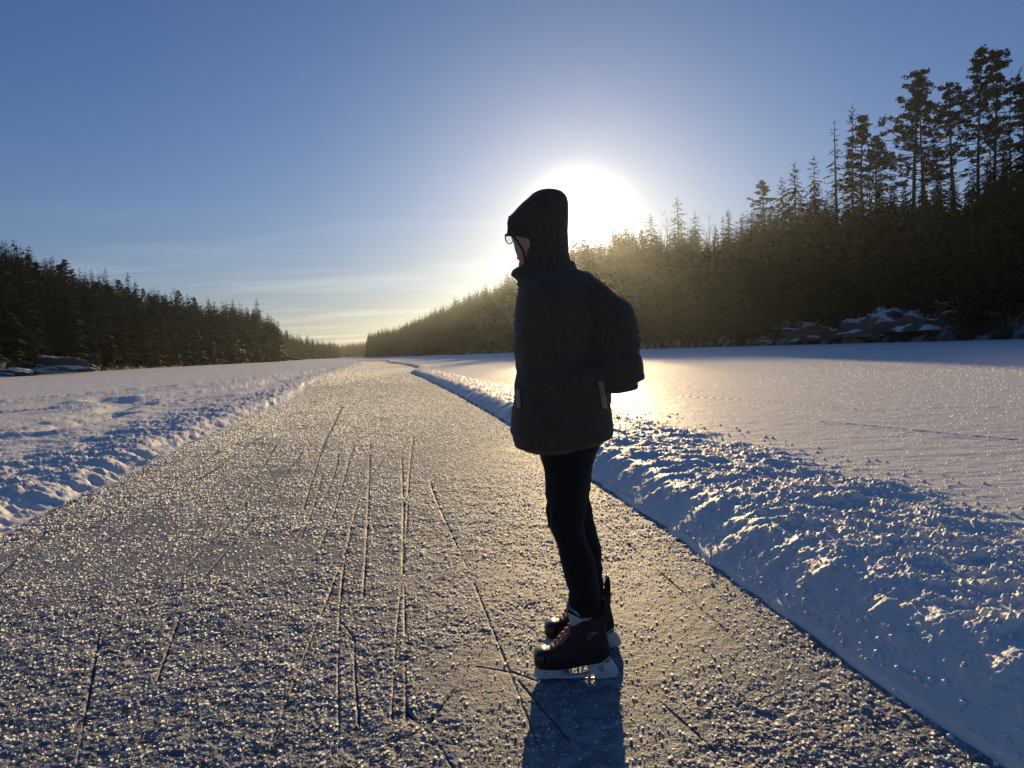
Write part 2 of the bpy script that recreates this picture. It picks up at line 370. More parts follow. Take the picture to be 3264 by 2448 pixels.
# ------------------------------------------------------------------ hills
m_hill = mat('hillside', (.30, .31, .33), .9, .1, noise=((.035, .04, .03), .35, .38, .52), bump=(2.5, .6, .3))
H0 = 12.5
class Hill:
    def __init__(self, name, rows, n=150):
        rows = np.array(rows, float); self.rows = rows
        S, T = [], []
        for u, v, ys, yr in rows:
            px = u * K; hy = horizon_y(px)
            s = at(px, hy, ys); s[2] = 0.0
            p = at(px, v * K, yr); p[2] = max(p[2] - H0, 0.6)
            S.append(s); T.append(p)
        self.S, self.T = np.array(S), np.array(T)
        self.k = np.arange(len(rows), dtype=float); self.u = rows[:, 0]
        seg = np.linalg.norm(np.diff(self.S[:, :2], axis=0), axis=1); self.arc = np.concatenate([[0], np.cumsum(seg)])
        ks = np.linspace(0, len(rows) - 1, n); ts = np.concatenate([[-.06], np.linspace(0, 1, 18), [1.25, 1.7, 2.6]])
        KK, TT = np.meshgrid(ks, ts, indexing='ij'); P = self.P(KK.ravel(), TT.ravel())
        id_ = np.arange(len(P)).reshape(KK.shape)
        q = np.stack([id_[:-1, :-1], id_[1:, :-1], id_[1:, 1:], id_[:-1, 1:]], -1).reshape(-1, 4)
        structure(mesh_obj(name, P, q, m_hill, smooth=True))
    def P(self, k, t):
        S = np.stack([np.interp(k, self.k, self.S[:, i]) for i in range(3)], -1)
        T = np.stack([np.interp(k, self.k, self.T[:, i]) for i in range(3)], -1)
        tt = np.clip(t, 0, 1); P = S + (T - S) * t[:, None]
        zf = np.where(t < 0, 40 * t / np.maximum(T[:, 2], 1) * .1, tt ** 0.9)
        z = T[:, 2] * zf
        z = np.where(t > 1, T[:, 2] * (1 - .28 * (t - 1)), z)
        z = z + smooth(0, .15, t) * (1.6 * fbm(P[:, 0] * .12, P[:, 1] * .12, 3, 131)) + smooth(0, .03, t) * .5
        P[:, 2] = z; return P
    def k_of_u(self, u): return np.interp(u, self.u, self.k)
    def ground_on_ray(self, px, py, Y):
        # height of the hill surface under the point of depth Y on the sight line
        p = at(px, py, Y); k = float(self.k_of_u(px / K)); ys = np.interp(k, self.k, self.S[:, 1]); yr = np.interp(k, self.k, self.T[:, 1])
        t = (Y - ys) / (yr - ys); return float(self.P(np.array([k]), np.array([t]))[0, 2])
right_hill = Hill('hill_right', [(797, 744, 560, 640), (835, 724, 500, 590), (870, 712, 465, 555), (910, 690, 430, 520), (950, 668, 400, 485), (1000, 648, 362, 445),
    (1050, 622, 332, 412), (1100, 598, 312, 388), (1150, 565, 292, 366), (1200, 525, 278, 350), (1250, 510, 262, 334), (1300, 513, 246, 315), (1330, 490, 238, 305), (1365, 488, 226, 292), (1400, 516, 214, 280), (1500, 505, 188, 250),
    (1620, 475, 163, 218), (1700, 438, 147, 198), (1800, 408, 132, 180), (1900, 398, 120, 165), (2000, 388, 111, 152),
    (2100, 365, 103, 142), (2212, 290, 95, 132), (2400, 230, 84, 118), (2700, 215, 69, 100), (3000, 215, 55, 85)])
left_hill = Hill('hill_left', [(-700, 440, 72, 120), (-300, 490, 92, 152), (0, 532, 116, 185), (100, 572, 139, 207), (220, 602, 165, 240), (330, 632, 198, 270), (440, 655, 238, 310),
    (550, 672, 295, 372), (590, 690, 318, 380), (606, 722, 330, 370)])
left_far_hill = Hill('hill_left_far', [(540, 690, 500, 590), (600, 703, 530, 620), (640, 716, 560, 650), (700, 737, 590, 670), (726, 752, 610, 670), (733, 764, 620, 650)])
end_hill = Hill('hill_end', [(620, 738, 900, 1080), (700, 742, 900, 1080), (745, 745, 900, 1080), (775, 740, 900, 1100), (800, 733, 900, 1120), (870, 728, 900, 1120), (950, 728, 900, 1120)])

# ------------------------------------------------------------------ trees
m_needle = mat('spruce_needles', (.014, .026, .017), .75, .15, noise=((.026, .040, .024), 1.3, .4, .6))
m_pneedle = mat('pine_needles', (.022, .036, .022), .75, .15, noise=((.036, .050, .030), 1.1, .4, .6))
m_bark = mat('bark', (.055, .045, .038), .9, .1, noise=((.085, .062, .048), 2.0, .4, .6))
m_birch = mat('birch_bark', (.13, .11, .10), .85, .1, noise=((.10, .075, .065), 3.0, .4, .6))

class TB:   # collects triangles
    def __init__(self): self.v = []; self.f = []
    def tri(self, a, b, c):
        n = len(self.v); self.v += [a, b, c]; self.f.append((n, n + 1, n + 2))
    def tube(self, pts, rads, n=5):
        base = len(self.v); pts = [np.array(p, float) for p in pts]
        for i, (p, r) in enumerate(zip(pts, rads)):
            d = pts[min(i + 1, len(pts) - 1)] - pts[max(i - 1, 0)]; d = d / (np.linalg.norm(d) + 1e-9)
            h = np.array([1, 0, 0]) if abs(d[0]) < .8 else np.array([0, 1.0, 0])
            e1 = np.cross(d, h); e1 /= np.linalg.norm(e1); e2 = np.cross(d, e1)
            for j in range(n):
                a = 2 * math.pi * j / n; self.v.append(p + r * (math.cos(a) * e1 + math.sin(a) * e2))
        for i in range(len(pts) - 1):
            for j in range(n):
                a, b = base + i * n + j, base + i * n + (j + 1) % n
                self.f.append((a, b, b + n)); self.f.append((a, b + n, a + n))
    def mesh(self, name, m):
        me = bpy.data.meshes.new(name); me.from_pydata([tuple(x) for x in self.v], [], self.f); me.update(); me.materials.append(m); return me

def spruce(seed, width=.17, dens=1.0, sparse=0.0, low=.05):
    g = random.Random(seed); T = TB(); C = TB()
    lean = [g.uniform(-.012, .012), g.uniform(-.012, .012)]
    ax = lambda t: np.array([lean[0] * t * t, lean[1] * t * t, t])
    T.tube([ax(0), ax(.3), ax(.7), ax(1.0)], [.013, .010, .005, .0008], 6)
    nw = int(30 * dens)
    for i in range(nw):
        t = low + (.985 - low) * (i + g.uniform(-.3, .3)) / (nw - 1); t = min(max(t, low), .992)
        prof = width * (1 - t) ** .64 * (.55 + .45 * min(1, (t - low + .05) / .15)) + .006
        nb = max(4, int(8 - 3 * t))
        a0 = g.uniform(0, 6.28)
        for b in range(nb):
            if g.random() < sparse: continue
            a = a0 + 6.283 * b / nb + g.uniform(-.35, .35); L = prof * g.uniform(.55, 1.25); tj = min(.99, t + g.uniform(-.018, .018))
            o = np.array([math.cos(a), math.sin(a), 0]); s = np.array([-math.sin(a), math.cos(a), 0])
            p0 = ax(tj); rise = g.uniform(-.05, .35) if t > .8 else g.uniform(-.3, .05)
            p1 = p0 + o * L * .5 + np.array([0, 0, rise * L * .6]); p2 = p0 + o * L + np.array([0, 0, rise * L - (.22 if t < .75 else -.05) * L + .10 * L])
            wd = L * .20
            C.tri(p0, p1 - s * wd, p1 + s * wd); C.tri(p1 - s * wd, p2, p1 + s * wd)
            for q in range(5):      # hanging side twigs
                f = g.uniform(.25, 1.0); pm = p0 + (p1 - p0) * min(1, f * 2) if f < .5 else p1 + (p2 - p1) * (f - .5) * 2
                sg = g.choice((-1, 1)); tw = L * g.uniform(.14, .30)
                tip = pm + s * sg * tw * .9 + o * tw * g.uniform(.1, .7) + np.array([0, 0, -tw * g.uniform(.25, .95)])
                C.tri(pm - o * tw * .20, pm + o * tw * .22, tip)
    return T.mesh('trunk', m_bark), C.mesh('crown', m_needle)

def pine(seed, start=.45, spread=.15, lean=.03, clumps=1.0):
    g = random.Random(seed); T = TB(); C = TB()
    lx, ly, ph = g.uniform(-lean, lean), g.uniform(-lean, lean), g.uniform(0, 6)
    ax = lambda t: np.array([lx * t + .008 * math.sin(5 * t + ph), ly * t + .008 * math.cos(4 * t + ph), t])
    T.tube([ax(i / 8) for i in range(9)], [.0135 - .0118 * (i / 8) for i in range(9)], 7)
    n = int(54 * clumps)
    for i in range(n):
        t = start + (1 - start) * (i / (n - 1)) ** .9 + g.uniform(-.025, .025); t = min(max(t, start), .995)
        q = (t - start) / (1 - start)
        L = spread * 1.12 * (.35 + .9 * math.sin(min(1, q * 1.15 + .22) * math.pi) ** .8) * g.uniform(.5, 1.15) * (1 if q < .9 else .45)
        a = i * 2.4 + g.uniform(-.9, .9); o = np.array([math.cos(a), math.sin(a), 0])
        p0 = ax(t - .02); up = g.uniform(-.15, .55)
        p1 = p0 + o * L * .55 + np.array([0, 0, L * up * .3]); p2 = p0 + o * L + np.array([0, 0, L * up])
        T.tube([p0, p1, p2], [.0035, .0024, .001], 3)
        for c in range(g.choice((3, 4, 5))):
            f = g.uniform(.35, 1.1); cc = p0 + (p2 - p0) * f + np.array([g.uniform(-.02, .02), g.uniform(-.02, .02), .006])
            rx = g.uniform(.013, .029); rz = rx * g.uniform(.38, .75)
            for k in range(22):
                d = np.array([g.gauss(0, 1), g.gauss(0, 1), g.gauss(0, 1)]); d /= np.linalg.norm(d) + 1e-9
                rad = g.random() ** .4; p = cc + d * np.array([rx, rx, rz]) * rad
                e = np.array([g.uniform(-1, 1), g.uniform(-1, 1), g.uniform(-.5, .9)]) * .0105; h = np.cross(e, d) * .75
                C.tri(p - h, p + h, p + e * 1.5)
    for i in range(5):     # dead stubs on the bare bole
        t = start * g.uniform(.45, 1); a = g.uniform(0, 6.28); o = np.array([math.cos(a), math.sin(a), -.15])
        p0 = ax(t); T.tube([p0, p0 + o * g.uniform(.02, .06)], [.002, .0006], 3)
    return T.mesh('trunk', m_bark), C.mesh('crown', m_pneedle)

def birch(seed):
    g = random.Random(seed); T = TB(); C = TB()
    lx = g.uniform(-.06, .06)
    ax = lambda t: np.array([lx * t * t, .02 * math.sin(3 * t), t])
    T.tube([ax(i / 6) for i in range(7)], [.010 - .0092 * i / 6 for i in range(7)], 5)
    def br(p, d, L, r, lev):
        d = d / np.linalg.norm(d); m = p + d * L * .5; e = m + (d + np.array([0, 0, .22 if lev < 2 else -.12])) * L * .5
        C.tube([p, m, e], [r, r * .7, r * .35], 3)
        if lev >= 3: return
        for i in range(4 if lev < 2 else 3):
            f = g.uniform(.25, 1); q = p + (e - p) * f
            dd = d + np.array([g.uniform(-.8, .8), g.uniform(-.8, .8), g.uniform(-.1, .7)])
            br(q, dd, L * g.uniform(.38, .6), max(r * .5, .0007), lev + 1)
    for i in range(15):
        t = g.uniform(.28, .97); a = i * 2.4 + g.uniform(-.4, .4)
        br(ax(t), np.array([math.cos(a), math.sin(a), g.uniform(.9, 1.7)]), .26 * (1.15 - t) * g.uniform(.7, 1.3) + .04, .0032 * (1.2 - t), 1)
    return T.mesh('trunk', m_birch), C.mesh('crown', m_birch)

SPR = [spruce(i, width=wd, dens=dn) for i, (wd, dn) in enumerate(((.20, 1), (.22, 1.15), (.18, 1.05), (.25, 1.1), (.21, 1.0), (.165, 1.1)))]
SPARSE = [spruce(40, .12, .8, .35, .25), spruce(41, .13, .75, .45, .2)]
PIN = [pine(60, .40, .19, .03), pine(61, .46, .17, .04), pine(62, .36, .22, .03), pine(63, .48, .15, .02), pine(64, .30, .23, .05), pine(65, .40, .15, .03)]
BIR = [birch(80), birch(81), birch(82), birch(83)]

tree_n = 0
def plant(kind, base, h, label, group, protos, wide=1.0, rz=None):
    global tree_n; tree_n += 1
    tm, cm = protos
    o = empty(kind, base, label, 'tree', group)
    o.scale = (h * wide, h * wide, h); o.rotation_euler.z = random.uniform(0, 6.28) if rz is None else rz
    for nm, me in (('trunk', tm), ('crown', cm)):
        c = bpy.data.objects.new(nm, me); COL.objects.link(c); c.parent = o
    return o

# trees one can point to on the right-hand skyline: u, v of the top, depth (0 = at the ridge), kind, prototype, width factor, label
SKY = [
 (1352, 508, 0, 's', 0, 1.0, 'small spruce top just right of the sun glare'),
 (1405, 460, 0, 's', 1, 1.0, 'pointed spruce standing left of the bare birch beside the sun'),
 (1437, 455, 0, 'b', 0, 1.0, 'thin bare birch between two tall pointed spruces'),
 (1463, 424, 0, 's', 2, 1.15, 'tallest narrow spruce right of the sun, beside a bare birch'),
 (1501, 455, 0, 's', 4, 1.0, 'pale spruce just right of the tallest narrow spruce'),
 (1531, 460, 0, 'b', 1, .9, 'bare birch on the low skyline right of the pale spruce'),
 (1571, 450, 0, 's', 2, 1.0, 'slim spruce rising from the low stretch of the right skyline'),
 (1603, 458, 0, 's', 0, .9, 'short spruce at the foot of the rising right skyline'),
 (1630, 432, 0, 'b', 2, 1.0, 'bare birch leaning over the skyline before the first pine'),
 (1650, 390, 0, 'p', 5, 1.0, 'bushy narrow pine where the right skyline starts to climb'),
 (1690, 380, 0, 's', 1, .85, 'dense spruce right of the bushy narrow pine'),
 (1716, 350, 0, 's', 3, .85, 'broad spruce halfway up the climbing skyline'),
 (1757, 333, 0, 's', 0, .8, 'spruce with a thin spike top left of the half dead spruce'),
 (1803, 256, 0, 'd', 0, 1.0, 'half dead spruce with thin sparse twigs against blue sky'),
 (1838, 224, 0, 's', 2, .75, 'tall dark spruce right beside the half dead one'),
 (1862, 248, -4, 'p', 1, .9, 'pine with a rounded top crowding the tall dark spruce'),
 (1892, 290, 0, 'p', 3, .9, 'shorter pine in the gap before the biggest pine'),
 (1972, 154, 0, 'p', 4, 1.0, 'biggest pine with long layered limbs and a flat broken top'),
 (1992, 190, -3, 'p', 0, .85, 'pine with a bare lower trunk close behind the biggest pine'),
 (2062, 178, 0, 'p', 2, 1.0, 'wide pine with long horizontal limbs pointing left'),
 (2112, 103, 0, 'p', 5, .8, 'left one of the two highest narrow pines'),
 (2148, 103, -2, 'p', 3, .8, 'right one of the two highest narrow pines'),
 (2186, 150, 0, 'b', 3, .9, 'bare birch with fine twigs right of the two highest pines'),
 (2208, 178, -8, 'p', 1, .9, 'dark pine at the right edge of the picture'),
 (2235, 200, -14, 's', 3, 1.0, 'black spruce cut by the right edge of the picture'),
 # left
 (7, 517, 0, 's', 1, 1.0, 'spruce on the highest point of the left hill at the picture edge'),
 (29, 517, 0, 's', 3, 1.0, 'dense spruce second from the left picture edge on the hilltop'),
 (60, 527, 0, 's', 0, 1.0, 'bushy spruce where the left hill starts to fall'),
 (111, 552, 0, 's', 2, 1.0, 'leaning spruce top high on the falling left skyline'),
 (136, 560, 0, 'p', 5, 1.0, 'pine with a ragged top high on the left skyline'),
 (227, 577, 0, 's', 5, 1.0, 'slim spruce above the upper left slope'),
 (275, 587, 0, 's', 3, .8, 'tall spruce standing clear above the left skyline'),
 (377, 619, 0, 's', 4, 1.0, 'spruce group leader midway down the left skyline'),
 (502, 644, 0, 's', 1, .9, 'pointed spruce near the low end of the left hill'),
 (518, 650, 0, 's', 0, 1.0, 'small spruce between two pointed ones at the low end of the left hill'),
 (553, 644, 0, 's', 3, .85, 'large spruce tip at the low end of the left hill'),
]
def hill_for(u): return right_hill if u > 790 else left_hill
names = {'s': 'spruce_tree', 'p': 'pine_tree', 'b': 'birch_tree', 'd': 'spruce_tree'}
for (u, v, dy, kind, pi, wd, lab) in SKY:
    hl = hill_for(u); k = float(hl.k_of_u(u)); Y = float(np.interp(k, hl.k, hl.T[:, 1])) + dy
    p = at(u * K, v * K, Y); gz = hl.ground_on_ray(u * K, v * K, Y) - .2
    protos = {'s': SPR, 'p': PIN, 'b': BIR, 'd': SPARSE}[kind][pi]
    h = p[2] - gz
    plant(names[kind], (p[0], p[1], gz), h, lab, 'trees standing out on the right skyline' if u > 790 else 'trees standing out on the left skyline', protos, min(wd * 1.22 * min(1.0, 22 / h) ** .3, 1.4))

# the packed forest on the slopes
class Cand: pass
cands = []
def scatter(hl, spacing, depth_sp, hmin, hmax, name, tmax=1.12, kill=None):
    g = random.Random(hash(name) % 1000 if False else len(name) * 7)
    k_of_arc = lambda s: float(np.interp(s, hl.arc, hl.k))
    s = 0.0
    while s < hl.arc[-1]:
        k = k_of_arc(s); S = np.array([np.interp(k, hl.k, hl.S[:, i]) for i in range(3)]); T = np.array([np.interp(k, hl.k, hl.T[:, i]) for i in range(3)])
        D = np.linalg.norm((T - S)[:2]); n = max(3, int(D * tmax / depth_sp))
        for j in range(n):
            t = (j + g.uniform(.0, 1)) / n * tmax; kk = min(max(k + g.uniform(-.5, .5) * spacing / max(1, hl.arc[-1]) * len(hl.k), 0), len(hl.k) - 1)
            if t < .035: t = .035
            uu = float(np.interp(kk, hl.k, hl.u))
            if kill and kill(uu, t, g): continue
            p = hl.P(np.array([kk]), np.array([t]))[0]
            c = Cand(); c.p = p; c.h = g.uniform(hmin, hmax) * (1.18 if t < .6 else 1) * (.85 if g.random() < .2 else 1); c.t = t; c.u = uu; c.hill = name
            c.kind = 's' if g.random() < .86 else ('p' if g.random() < .5 else 'b'); c.seed = g.random()
            if c.kind == 'b': c.h *= .8
            cands.append(c)
        s += spacing
def kill_right(u, t, g):
    if 1640 < u < 2090 and t < .24: return g.random() < .60
    return False
def kill_left(u, t, g):
    if u < 160 and t < .10: return g.random() < .6
    return False
scatter(right_hill, 2.9, 4.6, 8.5, 16.5, 'right', kill=kill_right)
scatter(left_hill, 3.4, 5.2, 8.5, 15.5, 'left', kill=kill_left)
scatter(left_far_hill, 6, 9, 8.5, 13.5, 'far left')
scatter(end_hill, 3.2, 14, 10, 15, 'end')
def score(c):
    s = c.h / c.p[1]
    if c.t > .8: s *= 1.6
    if c.t < .15: s *= 1.5
    if not (-60 < c.u < 2260): s *= .05
    if c.u > 1120 and c.u < 1330: s *= .3
    if c.hill in ('end',): s *= .5
    return s
groups = {'right': ('in the dark packed forest on the steep right hillside', 'trees in the forest on the right hillside'),
          'left': ('in the grey green forest on the left hillside', 'trees in the forest on the left hillside'),
          'far left': ('in the hazy forest of the far left headland', 'trees on the far left headland'),
          'end': ('on the distant hill at the end of the lake', 'trees on the distant hill')}
lab_kind = {'s': 'dark pointed spruce', 'p': 'dark bushy pine', 'b': 'bare twiggy birch'}
cands.sort(key=score, reverse=True)
limit = {'s': 275, 'p': 60, 'b': 45}; rest = []
for c in cands:
    if limit[c.kind] > 0 and -60 < c.u < 2260 and c.hill != 'end':
        limit[c.kind] -= 1
        protos = {'s': SPR, 'p': PIN, 'b': BIR}[c.kind]; protos = protos[int(c.seed * len(protos))]
        plant(names[c.kind], c.p - np.array([0, 0, .2]), c.h, lab_kind[c.kind] + ' ' + groups[c.hill][0], groups[c.hill][1], protos, 1.1 if c.kind == 's' else 1.0)
    else: rest.append(c)
# everything further: one mass of simple crowns
def mass_tree(seed):
    g = np.random.default_rng(seed); tv = []
    for i in range(13):
        t = .06 + .92 * i / 12; L0 = .22 * (1 - t) ** .8 + .010
        for b in range(6):
            a = b * 1.047 + g.uniform(-.4, .4) + i; L = L0 * g.uniform(.55, 1.3); tj = g.uniform(-.03, .03)
            o = np.array([math.cos(a), math.sin(a), 0]); s = np.array([-math.sin(a), math.cos(a), 0]); p0 = np.array([0, 0, t + .012 + tj])
            m = p0 + o * L * .6 + np.array([0, 0, -.1 * L]); e = p0 + o * L + np.array([0, 0, -.38 * L]); wd = L * .3
            tv += [p0, m - s * wd, m + s * wd, m - s * wd, e, m + s * wd, m + s * wd * .4, m - s * wd * .4, m + o * L * .1 + np.array([0, 0, -.5 * L])]
    tv += [np.array([.012, 0, 0]), np.array([-.012, 0, 0]), np.array([0, 0, 1.0]), np.array([0, .012, 0]), np.array([0, -.012, 0]), np.array([0, 0, 1.0])]
    return np.array(tv)
MT = [mass_tree(i) for i in range(6)]
allv = []
for c in rest:
    m = MT[int(c.seed * 6)]; a = c.seed * 50; ca, sa = math.cos(a), math.sin(a)
    q = m * np.array([c.h * 1.1, c.h * 1.1, c.h]); q = np.stack([q[:, 0] * ca - q[:, 1] * sa, q[:, 0] * sa + q[:, 1] * ca, q[:, 2]], -1) + c.p - np.array([0, 0, .2])
    allv.append(q)
allv = np.concatenate(allv)
o = mesh_obj('forest', allv, np.arange(len(allv)).reshape(-1, 3), m_needle)
tag(o, 'dense dark conifer forest filling the slopes behind the single trees', 'forest', kind='stuff')
print('trees', tree_n, 'mass', len(rest))

# ------------------------------------------------------------------ rocks and drifts along the shores
m_rock = bpy.data.materials.new('snowy_rock'); m_rock.use_nodes = True
t = m_rock.node_tree; b = t.nodes['Principled BSDF']; b.inputs['Roughness'].default_value = .85
ge = t.nodes.new('ShaderNodeNewGeometry'); sx = t.nodes.new('ShaderNodeSeparateXYZ'); t.links.new(ge.outputs['Normal'], sx.inputs[0])
nz = t.nodes.new('ShaderNodeTexNoise'); nz.inputs['Scale'].default_value = .9; nz.inputs['Detail'].default_value = 5
tc2 = t.nodes.new('ShaderNodeTexCoord'); t.links.new(tc2.outputs['Object'], nz.inputs['Vector'])
ad = t.nodes.new('ShaderNodeMath'); ad.operation = 'ADD'; t.links.new(sx.outputs['Z'], ad.inputs[0]); t.links.new(nz.outputs['Fac'], ad.inputs[1])
mr = t.nodes.new('ShaderNodeMapRange'); mr.inputs['From Min'].default_value = 1.04; mr.inputs['From Max'].default_value = 1.25; t.links.new(ad.outputs[0], mr.inputs['Value'])
mx = t.nodes.new('ShaderNodeMix'); mx.data_type = 'RGBA'; mx.inputs['A'].default_value = (.10, .09, .085, 1); mx.inputs['B'].default_value = (.84, .85, .88, 1)
t.links.new(mr.outputs[0], mx.inputs['Factor']); t.links.new(mx.outputs['Result'], b.inputs['Base Color'])
def outcrop(u, v, Y, w_, h_, d_, seed, label, name='rock_outcrop', cat='rock', group=None):
    p = ground(u * K, v * K, 0.05) if Y is None else at(u * K, v * K, Y)
    n, m = 40, 20; vs = []
    for i in range(m + 1):
        ph = i / m * math.pi * .5
        for j in range(n):
            a = 2 * math.pi * j / n
            x, y, z = math.cos(a) * math.cos(ph), math.sin(a) * math.cos(ph), math.sin(ph)
            vs.append((x, y, z))
    vs = np.array(vs); nn = fbm(vs[:, 0] * 1.7 + seed * 3.1 + vs[:, 2] * 2, vs[:, 1] * 1.7 + seed + vs[:, 2], 4, 200 + seed, .55)
    vs = vs * (1 + .85 * nn)[:, None] * np.array([w_ / 2, d_ / 2, h_ * .62]); vs[:, 2] = np.maximum(vs[:, 2], 0) - .15
    fs = [(i * n + j, i * n + (j + 1) % n, (i + 1) * n + (j + 1) % n, (i + 1) * n + j) for i in range(m) for j in range(n)]
    o = mesh_obj(name, vs, np.array(fs), m_rock, smooth=True); o.location = (p[0], p[1], max(p[2] - .1, -.05) if Y else 0)
    tag(o, label, cat, group)
    return o
gR = 'snowy rocks along the right shore'; gL = 'snow drifts and rocks along the left shore'
outcrop(1690, 738, 158, 12, 3.2, 8, 1, 'low snowy rock at the left end of the rocks on the right shore', group=gR)
outcrop(1765, 733, 142, 11, 5.5, 9, 2, 'sloping snow covered rock face on the right shore', group=gR)
outcrop(1822, 728, 133, 8, 4.5, 8, 3, 'dark topped rock next to the sloping snow face', group=gR)
outcrop(1905, 722, 124, 12, 6.0, 9, 4, 'largest snow patched rock on the right shore', group=gR)
outcrop(1985, 712, 117, 9, 5.0, 8, 5, 'snowy rock under the biggest pine', group=gR)
outcrop(2042, 708, 113, 9, 6.5, 8, 6, 'steep snowy rock at the right end of the rocks', group=gR)
outcrop(105, 800, 134, 13, 3.6, 8, 7, 'rocky snow mound in shade on the left shore', group=gL)
outcrop(122, 803, 128, 10, 1.5, 5, 8, 'smooth snow drift with a lit rim in front of the rocky mound', 'snow_drift', 'snow drift', gL)
outcrop(4, 812, 114, 9, 1.9, 5, 9, 'snow drift at the left edge of the picture', 'snow_drift', 'snow drift', gL)
outcrop(612, 778, 330, 12, 2.5, 8, 10, 'small snowy rock at the tip of the left headland', group=gL)

# ------------------------------------------------------------------ the skater
YB, YN, YF = 2.79, 2.635, 2.90       # body, near foot, far foot
def ring(xl, yl, xr, yr, Y, b, n=36, ex=2.0, dy=0.0):
    a, c = at(xl, yl, Y), at(xr, yr, Y); m = (a + c) / 2; h = (c - a) / 2; out = []
    for i in range(n):
        q = 2 * math.pi * i / n; co, si = math.cos(q), math.sin(q)
        co = math.copysign(abs(co) ** (2 / ex), co); si = math.copysign(abs(si) ** (2 / ex), si)
        out.append(m + h * co + np.array([0, b * si + dy, 0]))
    return out
def loft(rings, verts, faces):
    n = len(rings[0]); b0 = len(verts)
    for r in rings: verts.extend(r)
    for i in range(len(rings) - 1):
        for j in range(n):
            a, b = b0 + i * n + j, b0 + i * n + (j + 1) % n
            faces.append((a, b, b + n, a + n))
    faces.append(tuple(b0 + j for j in range(n))[::-1]); faces.append(tuple(b0 + (len(rings) - 1) * n + j for j in range(n)))
def tube_pts(pts, rads, verts, faces, n=14, flat=1.0):
    pts = [np.array(p, float) for p in pts]; rings = []
    for i, (p, r) in enumerate(zip(pts, rads)):
        d = pts[min(i + 1, len(pts) - 1)] - pts[max(i - 1, 0)]; d /= np.linalg.norm(d)
        h = np.array([0, 1.0, 0]) if abs(d[1]) < .8 else np.array([0, 0, 1.0])
        e1 = np.cross(d, h); e1 /= np.linalg.norm(e1); e2 = np.cross(d, e1)
        rings.append([p + r * (math.cos(2 * math.pi * j / n) * e1 + flat * math.sin(2 * math.pi * j / n) * e2) for j in range(n)])
    loft(rings, verts, faces)
def ball(c, rad, verts, faces, n=14):
    c = np.array(c); rad = np.array(rad) if np.ndim(rad) else np.array([rad] * 3); rings = []
    for i in range(1, n):
        ph = math.pi * i / n
        rings.append([c + rad * np.array([math.sin(ph) * math.cos(2 * math.pi * j / 16), math.sin(ph) * math.sin(2 * math.pi * j / 16), math.cos(ph)]) for j in range(16)])
    loft(rings, verts, faces)
pbase = np.array([at(1835, 1500, YB)[0], YB, 0.0])
person = empty('person', pbase, 'person in dark coat, black trousers and hockey skates standing sideways in front of the sun', 'person')
def pmesh(name, verts, faces, m, parent=None, smooth_=True, base=None):
    vs = np.array([np.array(v) for v in verts]) - (pbase if base is None else base)
    return mesh_obj(name, vs, faces, m, parent or person, smooth=smooth_)
def fuse(o, voxel, smooth_it=4, tex=None):
    # turn overlapping lofts into one continuous surface, then keep it as the mesh
    md = o.modifiers.new('remesh', 'REMESH'); md.mode = 'VOXEL'; md.voxel_size = voxel; md.use_smooth_shade = True
    sm = o.modifiers.new('smooth', 'SMOOTH'); sm.iterations = smooth_it; sm.factor = .5
    bpy.context.view_layer.update(); dg = bpy.context.evaluated_depsgraph_get()
    me = bpy.data.meshes.new_from_object(o.evaluated_get(dg)); me.name = o.name
    o.modifiers.clear(); o.data = me
    me.polygons.foreach_set('use_smooth', np.ones(len(me.polygons), dtype=bool))
    if tex:     # folds of cloth
        n = len(me.vertices); co = np.zeros(n * 3); me.vertices.foreach_get('co', co); co = co.reshape(-1, 3)
        no = np.zeros(n * 3); me.vertices.foreach_get('normal', no); no = no.reshape(-1, 3)
        co = co + no * tex(co)[:, None]; me.vertices.foreach_set('co', co.ravel()); me.update()
    return o
m_skin = mat('skin', (.42, .27, .21), .5, .4)
m_coat = mat('coat_fabric', (.075, .058, .043), .8, .2, noise=((.06, .046, .034), 60, .4, .6), bump=(350, .25, .002), sheen=.15)
m_lining = mat('sweater', (.10, .09, .09), .9, .2, bump=(300, .4, .002))
m_trouser = mat('trousers', (.013, .012, .011), .8, .2, bump=(400, .25, .002), sheen=.08)
m_boot = mat('boot_leather', (.018, .014, .014), .55, .4, noise=((.045, .014, .013), 18, .5, .62))
m_cap = mat('boot_toe', (.05, .022, .018), .28, .6)
m_hold = mat('blade_holder', (.62, .64, .68), .35, .5)
m_steel = mat('steel', (.62, .63, .65), .22, .5, metal=1.0)
m_lace = mat('laces', (.42, .20, .17), .8, .2)
m_felt = mat('tongue_felt', (.50, .50, .54), .9, .2, bump=(200, .4, .002))
m_reflect = mat('reflective_tape', (.20, .19, .15), .5, .4)
m_frame = mat('glasses_frame', (.03, .028, .03), .3, .5)
m_mark = mat('dark_print', (.03, .03, .05), .5, .4)

# head direction: away to the left; hx is where the face points, hs its left (towards the lens)
yaw = R(32); hx = np.array([-math.cos(yaw), math.sin(yaw), 0]); hs = np.array([-math.sin(yaw), -math.cos(yaw), 0])
head_c = (at(1638, 760, YB) + at(1776, 760, YB)) / 2
